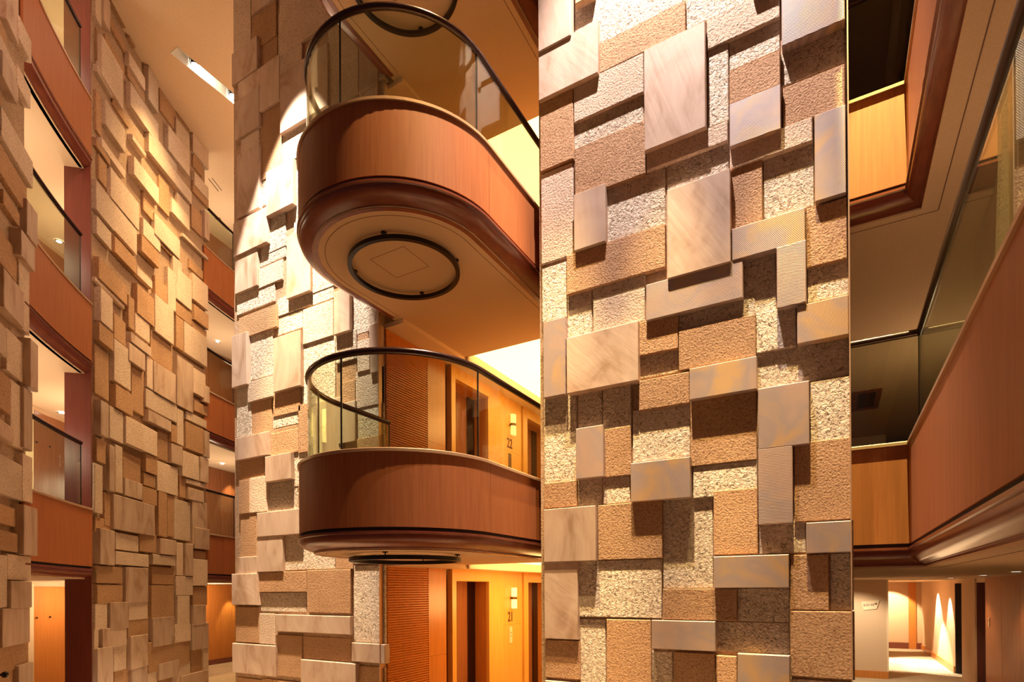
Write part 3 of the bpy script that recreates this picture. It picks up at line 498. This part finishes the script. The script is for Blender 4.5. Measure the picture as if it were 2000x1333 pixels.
B().box(.955, .99, 14.89, 15.12, .16, 2.19).build('corner_strip', CREAM, ws)
we = struct(B().box(.8, 2.7, 22.6, 22.8, 0, ZT).build('wall_end', PLASTER), 'end wall of the lower right corridor, lit from above', 'wall')
B().box(.8, 2.4, 22.57, 22.6, 0, .2).build('baseboard', TRIM, we)
B().box(2.05, 2.25, 22.56, 22.6, .0, 2.18).build('wood_pilaster', ORANGE, we)
wc = struct(B().box(.85, .97, 15.1, 22.6, 0, ZT).build('wall_corridor', PLASTER), 'left side wall of the lower right corridor', 'wall')
wr = B()
for (y0, y1) in ((16.63, 22.6), (14.29, 15.7), (-2, 13.37)):
    wr.box(2.4, 2.6, y0, y1, 0, 3.2)
wr.box(2.4, 2.6, 15.7, 16.63, 2.1, 3.2).box(2.4, 2.6, 13.37, 14.29, 2.1, 3.2).box(2.4, 2.6, -2, 22.6, 3.2, ZT)
wro = struct(wr.build('wall_far_right', PLASTER), 'corridor wall with doorways along the lower right edge', 'wall')
B().box(2.37, 2.4, 16.63, 22.6, 0, .16).build('baseboard', ORANGE, wro)
for i, (y0, y1) in enumerate(((9.9, 11.08), (11.09, 12.18), (12.19, 13.36))):
    B().box(2.375, 2.4, y0, y1, .0, 2.185).build('wall_panel', FASCIA, wro)
B().box(2.38, 2.4, 14.30, 15.68, 0, 2.185).build('wall_panel', PLASTER, wro)
d1 = thing('door_1', 'dark recessed doorway beside the lit corridor wall', 'door', kind='structure')
B().box(2.62, 2.66, 15.6, 16.75, 0, 2.12).build('door_leaf', DARK, d1)
B().box(2.405, 2.62, 16.60, 16.628, 0, 2.1).build('dark_lining', DARK, d1)  # near-black lining added so the recess looks unlit
d2 = thing('door_2', 'maroon recessed doorway nearer the right picture edge', 'door', kind='structure')
B().box(2.52, 2.56, 13.3, 14.35, 0, 2.12).build('door_leaf', MAROONDOOR, d2)
B().box(2.405, 2.55, 14.262, 14.288, 0, 2.1).build('dark_lining', MAROONDOOR, d2)  # lining added in dark maroon, recess shade put into its colour
cp = thing('card_reader', 'small pale plate on the red wood panel near the right edge', 'card reader')
B().box(2.362, 2.375, 13.0, 13.06, 1.30, 1.46).build('plate', CREAM, cp)
B().box(2.358, 2.362, 13.015, 13.045, 1.40, 1.42).build('slot', BLACK, cp)
# sign
sg = thing('room_sign', 'pale trapezoid room number sign on beige wall, lower right', 'sign')
mesh('plate', [(.48, 14.87, 1.70), (.53, 14.87, 1.51), (.77, 14.87, 1.54), (.83, 14.87, 1.74), (.48, 14.9, 1.70), (.53, 14.9, 1.51), (.77, 14.9, 1.54), (.83, 14.9, 1.74)],
     [(0, 1, 2, 3), (7, 6, 5, 4), (0, 4, 5, 1), (1, 5, 6, 2), (2, 6, 7, 3), (3, 7, 4, 0)], CREAM, sg)
def text(body, loc, rot, size, mat, parent, name='lettering', sx=1.0):
    c = bpy.data.curves.new(name, 'FONT'); c.body = body; c.size = size; c.extrude = .002; c.offset = size * .012; c.align_x = 'CENTER'; c.align_y = 'CENTER'; c.materials.append(mat)
    o = bpy.data.objects.new(name, c); C.objects.link(o); o.location = loc; o.rotation_euler = rot; o.scale = (sx, 1, 1); o.parent = parent
    me = bpy.data.meshes.new_from_object(o.evaluated_get(bpy.context.evaluated_depsgraph_get())); me.materials.clear(); me.materials.append(mat)
    mo = bpy.data.objects.new(name, me); mo.location = loc; mo.rotation_euler = rot; mo.scale = (sx, 1, 1); bpy.data.objects.remove(o); mo.name = name; C.objects.link(mo); mo.parent = parent; return mo
text('2101-62', (.625, 14.866, 1.625), (math.pi / 2, -.10, 0), .062, INK, sg)
mesh('arrow', [(.735, 14.866, 1.64), (.755, 14.866, 1.64), (.755, 14.866, 1.622), (.785, 14.866, 1.652), (.755, 14.866, 1.68), (.755, 14.866, 1.662), (.735, 14.866, 1.662)], [(0, 1, 2, 3, 4, 5, 6)], INK, sg)
# ------------------------------------------------------------------ lift lobby (levels 21, 22, 23)
XE = -5.23
for k in range(4):
    z = 3.2 * k; zc = z + 2.33
    lobby_lab = {0: 'lowest', 1: 'second', 2: 'third', 3: 'top'}[k]
    wb = B().box(XE - .9, XE - .8, 5.9, 16, z, z + 3.2)
    lw = struct(wb.build('wall_lobby', LIFTDOOR), 'wood panelled lift lobby wall, %s level' % lobby_lab, 'wall')
    # ribbed panel
    rb = B().box(XE - .06, XE - .015, 5.76, 6.65, z, zc)
    nr = int(2.33 / .034)
    for i in range(nr):
        zz = z + .034 * i; rb.add([(XE - .015, 5.76, zz), (XE - .015, 6.65, zz), (XE + .006, 6.65, zz + .013), (XE + .006, 5.76, zz + .013), (XE + .006, 5.76, zz + .021), (XE + .006, 6.65, zz + .021), (XE - .015, 6.65, zz + .034), (XE - .015, 5.76, zz + .034)],
                       [(0, 1, 2, 3), (3, 2, 5, 4), (4, 5, 6, 7)])
    rb.build('ribbed_panel', ORANGE, lw, kind='stuff')
    B().box(XE - .06, XE, 6.652, 7.085, z, z + 1.02).build('wood_panel', ORANGE, lw); B().box(XE - .06, XE, 6.652, 7.085, z + 1.023, zc).build('wood_panel', ORANGE, lw)
    B().box(XE - .14, XE - .10, 7.085, 7.2, z, zc).build('shadow_gap', TRIM, lw)
    B().box(XE - .05, XE + .01, 8.74, 9.50, z, z + 1.36).build('wood_panel', YELLOW, lw)
    B().box(XE - .05, XE + .01, 8.74, 9.50, z + 1.363, zc).build('wood_panel', YELLOW, lw)
    B().box(XE - .1, XE - .05, 9.50, 9.54, z, zc).build('shadow_gap', ORANGE, lw)
    for j, (y0, oy0, oy1, y1) in enumerate(((7.2, 7.31, 8.33, 8.73), (9.54, 9.71, 10.73, 11.13))):
        if k == 3: continue
        e = thing('lift_entrance', '%s lift entrance with honey maple surround on the %s level' % (('nearer', 'farther')[j], lobby_lab), 'lift', group='lift entrances', kind='structure')
        hd = z + 2.145
        B().box(XE - .06, XE + .035, y0, oy0, z, zc).build('jamb_facing', YELLOW, e)
        B().prism([(XE - .06, oy1), (XE + .0, oy1), (XE + .05, y1 - .02), (XE + .05, y1), (XE - .06, y1)][::-1], z, zc).build('jamb_facing', YELLOW, e)
        B().box(XE - .06, XE + .035, oy0, oy1, hd, zc).build('header', YELLOW, e)
        B().box(XE - .33, XE - .06, oy1, oy1 + .04, z, hd).build('reveal', ORANGE, e); B().box(XE - .33, XE - .06, oy0 - .04, oy0, z, hd).build('reveal', ORANGE, e)
        B().box(XE - .33, XE - .06, oy0, oy1, hd, hd + .04).build('reveal_head', ORANGE, e)
        B().box(XE - .36, XE - .32, oy0, (oy0 + oy1) / 2 - .004, z, hd).build('door_leaf', LIFTDOOR, e)
        B().box(XE - .36, XE - .32, (oy0 + oy1) / 2 + .004, oy1, z, hd).build('door_leaf', LIFTDOOR, e)
        B().box(XE - .32, XE - .29, oy1 - .20, oy1, z, hd).build('door_frame', LIFTFRAME, e)
    if k < 3:
        sc_ = thing('wall_sconce', {0: 'brass wall sconce at the bottom beside the lowest lifts', 1: 'brass wall sconce seen over the lower balcony glass rail', 2: 'brass wall sconce on the third level lobby wall'}[k], 'wall lamp', group='lobby wall sconces')
        B().box(XE + .01, XE + .06, 9.05, 9.13, z + 1.83, z + 1.87).build('bracket', BRONZE, sc_)
        def half(za, zb):
            pts = [(XE + .05 + .07 * math.sin(math.pi * i / 8), 9.09 - .07 * math.cos(math.pi * i / 8)) for i in range(9)]
            return B().prism(pts[::-1], za, zb)
        half(z + 1.66, z + 1.825).build('shade', SHADE, sc_); half(z + 1.875, z + 2.04).build('shade', SHADE, sc_)
        half(z + 1.826, z + 1.874).build('band', BRONZE, sc_)
    if k < 2:
        nb = thing('floor_number', ('dark numeral reading 21 under the lowest sconce', 'dark numeral reading 22 just above the lower balcony coping')[k], 'number', group='floor numbers')
        text(('21', '22')[k], (XE + .014, 9.05, z + 1.50), (math.pi / 2, 0, math.pi / 2), .25, INK, nb, 'numeral', .8)
        pn = thing('call_panel', ('pale lift call plate below numeral 21', 'bronze lift call plate below numeral 22')[k], 'call panel', group='lift call panels')
        B().box(XE + .01, XE + .02, 9.0, 9.1, z + 1.02, z + 1.32).build('plate', (CREAM, BRONZE)[k], pn)
        for q in (1.14, 1.20): B().box(XE + .02, XE + .024, 9.04, 9.06, z + q, z + q + .02).build('button', INK, pn)
    # lobby ceiling: border strips and lit cove
    cb = B().box(XE - .1, XE + .34, 7.22, 16, zc, zc + .06).box(-3.25, -2.89, 7.22, 16, zc, zc + .06).box(XE - .1, XE + .3, 5.76, 7.22, zc, zc + .06)
    struct(cb.build('ceiling', CEIL), 'narrow lift lobby ceiling border, %s level' % lobby_lab, 'ceiling')
    cv = thing('cove_light', 'glowing ceiling cove of the lift lobby, %s level' % lobby_lab, 'cove light', group='lobby ceiling coves')
    if k < 3: B().box(XE + .34, -3.25, 7.24, 15.9, zc + .14, zc + .17).build('lit_panel', COVE, cv)
    else: B().box(XE + .34, -3.25, 7.24, 15.9, zc + .14, zc + .17).build('panel', CEIL, cv)
    B().box(XE + .33, XE + .345, 7.24, 15.9, zc, zc + .14).build('cove_side', CEIL, cv)
    struct(B().box(XE - .9, -2.89, 5.95, 16, z - .03, z + .001).build('floor', CARPET), 'carpeted lift lobby floor, %s level' % lobby_lab, 'floor')
    if k: struct(B().box(XE - .9, -2.89, 7.23, 16, z - .55, z - .03).build('ceiling', CEIL), 'slab above the lift lobby cove below the %s level' % lobby_lab, 'ceiling')
struct(B().box(-2.95, -2.86, 7.0, 16, 0, ZT).build('wall_lobby_side', YELLOW), 'honey wood side wall of the lift lobby', 'wall')
struct(B().box(-6.2, -2.86, 16, 16.1, 0, ZT).build('wall_lobby_end', YELLOW), 'honey wood end wall of the lift lobby', 'wall')
# ------------------------------------------------------------------ downlights, corridor light and added glow points
def downlight(x, y, z, label, group, watt=0, aim=None, half=60, col=WARM):
    d = thing('downlight', label, 'downlight', group=group)
    pts = [(x + .055 * math.cos(2 * math.pi * i / 20), y + .055 * math.sin(2 * math.pi * i / 20), math.cos(2 * math.pi * i / 20), math.sin(2 * math.pi * i / 20)) for i in range(21)]
    B().sweep(pts, [(.015, z - .006), (.015, z), (-.008, z), (-.008, z - .006)]).build('rim', STEEL, d)
    B().disc(x, y, z - .004, z - .001, .047, 16).build('lens', LAMP, d)
    if watt: spot('downlight_beam', (x, y, z - .03), aim or (x, y, 0), watt, half, col, .6, .04)
for x, y, z, lab in ((-12.61, 4.99, 8.585, 'round downlight behind the glass of the middle balcony at far left'), (-12.65, 5.04, 5.385, 'round downlight in the cream ceiling at far left, nearer of two'),
                     (-11.5, 4.75, 5.385, 'round downlight beside the maroon end panel at far left'), (-14.1, 9.1, 11.85, 'round downlight glinting through the top glass between wall and column'),
                     (-14.1, 9.08, 8.585, 'round downlight above the middle narrow balcony beside the column'), (-14.1, 9.2, 5.385, 'round downlight above the lowest narrow balcony beside the column')):
    downlight(x, y, z, lab, 'left corridor downlights')
for x, y in (cyl(213, 13.6), cyl(197, 13.6)): point('corridor_glow', (x, y, 1.9), 45, (1.0, .74, .46), .1)
for k in (1, 2, 3):
    for t, w_ in ((216, 60), (226, 45), (205, 30), (196, 45)):
        x, y = cyl(t, 13.4); point('corridor_glow', (x, y, 3.2 * k + 1.1), w_, (1.0, .78, .52), .25)
for i, (x, y) in enumerate(((1.88, 10.7), (1.79, 8.5), (1.85, 13.2))):
    downlight(x, y, 2.185, ('round downlight nearest the dark doorways, lower right', 'round downlight at the right picture edge', 'round downlight deep in the lower right corridor')[i], 'lower right downlights', 40, None, 55)
spot('corridor_wash', (2.05, 19.2, 2.15), (2.4, 19.0, .6), 500, 36, (1.0, .85, .6), .25, .02)
spot('corridor_wash', (2.05, 17.3, 2.15), (2.4, 17.2, .4), 350, 30, (1.0, .85, .6), .25, .02)
spot('corridor_wash', (1.6, 18.6, 2.15), (1.6, 18.2, 0), 900, 38, (1.0, .85, .6), .25, .02)
spot('corridor_wash', (1.5, 21.6, 2.15), (1.5, 22.6, .8), 300, 40, (1.0, .80, .5), .3, .02)
spot('corridor_wash', (.2, 13.6, 2.15), (.3, 14.9, .4), 160, 45, (1.0, .85, .6), .6, .02)
point('corridor_glow', (.9, 13.0, .9), 14, (1.0, .66, .34), .3)  # added point without fixture, brightens the lower right ceiling
point('gallery_glow', (1.75, 5.0, 4.1), 15, (1.0, .72, .48), .3)  # gallery glow points are added, unseen; they lift the soffit
point('gallery_glow', (1.6, 9.5, 4.2), 40, (1.0, .72, .42), .3)
point('lobby_glow', (-4.0, 8.4, 1.8), 60, (1.0, .52, .16), .3)  # lobby glow points are added fill, tinting the balcony soffits orange
point('lobby_glow', (-4.0, 8.4, 5.0), 60, (1.0, .52, .16), .3)
point('lobby_glow', (-4.0, 8.4, 8.2), 60, (1.0, .52, .16), .3)
x, y = cyl(191.6, 14.1); spot('panel_wash', (x, y, 5.3), (*cyl(191.4, 14.4), 4.2), 60, 30, (1.0, .8, .4), .5, .03)
x, y = cyl(191.6, 14.1); spot('panel_wash', (x, y, 2.1), (*cyl(191.6, 14.4), .4), 50, 30, (1.0, .8, .4), .5, .03)
vt = thing('ceiling_vent', 'pair of thin dark vent slots in the high ceiling beside the column', 'vent')
for q in (0, .09):
    B().add([(-12.94 + q, 8.12 + .3 * q, ZT - .003), (-12.91 + q, 8.10 + .3 * q, ZT - .003), (-13.11 + q, 8.48 + .3 * q, ZT - .003), (-13.14 + q, 8.5 + .3 * q, ZT - .003)] + [(-12.94 + q, 8.12 + .3 * q, ZT + .002), (-12.91 + q, 8.10 + .3 * q, ZT + .002), (-13.11 + q, 8.48 + .3 * q, ZT + .002), (-13.14 + q, 8.5 + .3 * q, ZT + .002)],
            [(0, 1, 2, 3), (4, 7, 6, 5), (0, 4, 5, 1), (1, 5, 6, 2), (2, 6, 7, 3), (3, 7, 4, 0)]).build('slot', BLACK, vt)
# small dark dome on the near left stone wall
km = thing('dome_camera', 'small shiny black dome on stone wall, bottom left corner', 'camera')
kx, ky = cyl(235.5, 12.40)
vs_, fs = [], []
for i in range(7):
    for j in range(12):
        a = math.pi * i / 6; b_ = 2 * math.pi * j / 12; vs_.append((kx + .035 * math.sin(a) * math.cos(b_), ky + .035 * math.sin(a) * math.sin(b_), 1.11 + .035 * math.cos(a)))
for i in range(6):
    for j in range(12): fs.append((i * 12 + j, (i + 1) * 12 + j, (i + 1) * 12 + (j + 1) % 12, i * 12 + (j + 1) % 12))
mesh('dome', vs_, fs, plain('black_gloss', (.01, .01, .012), .08), km, True)
B().tube([(kx, ky, 1.11), (*cyl(235.5, 12.5), 1.11)], .012, 8).build('bracket', BLACK, km)
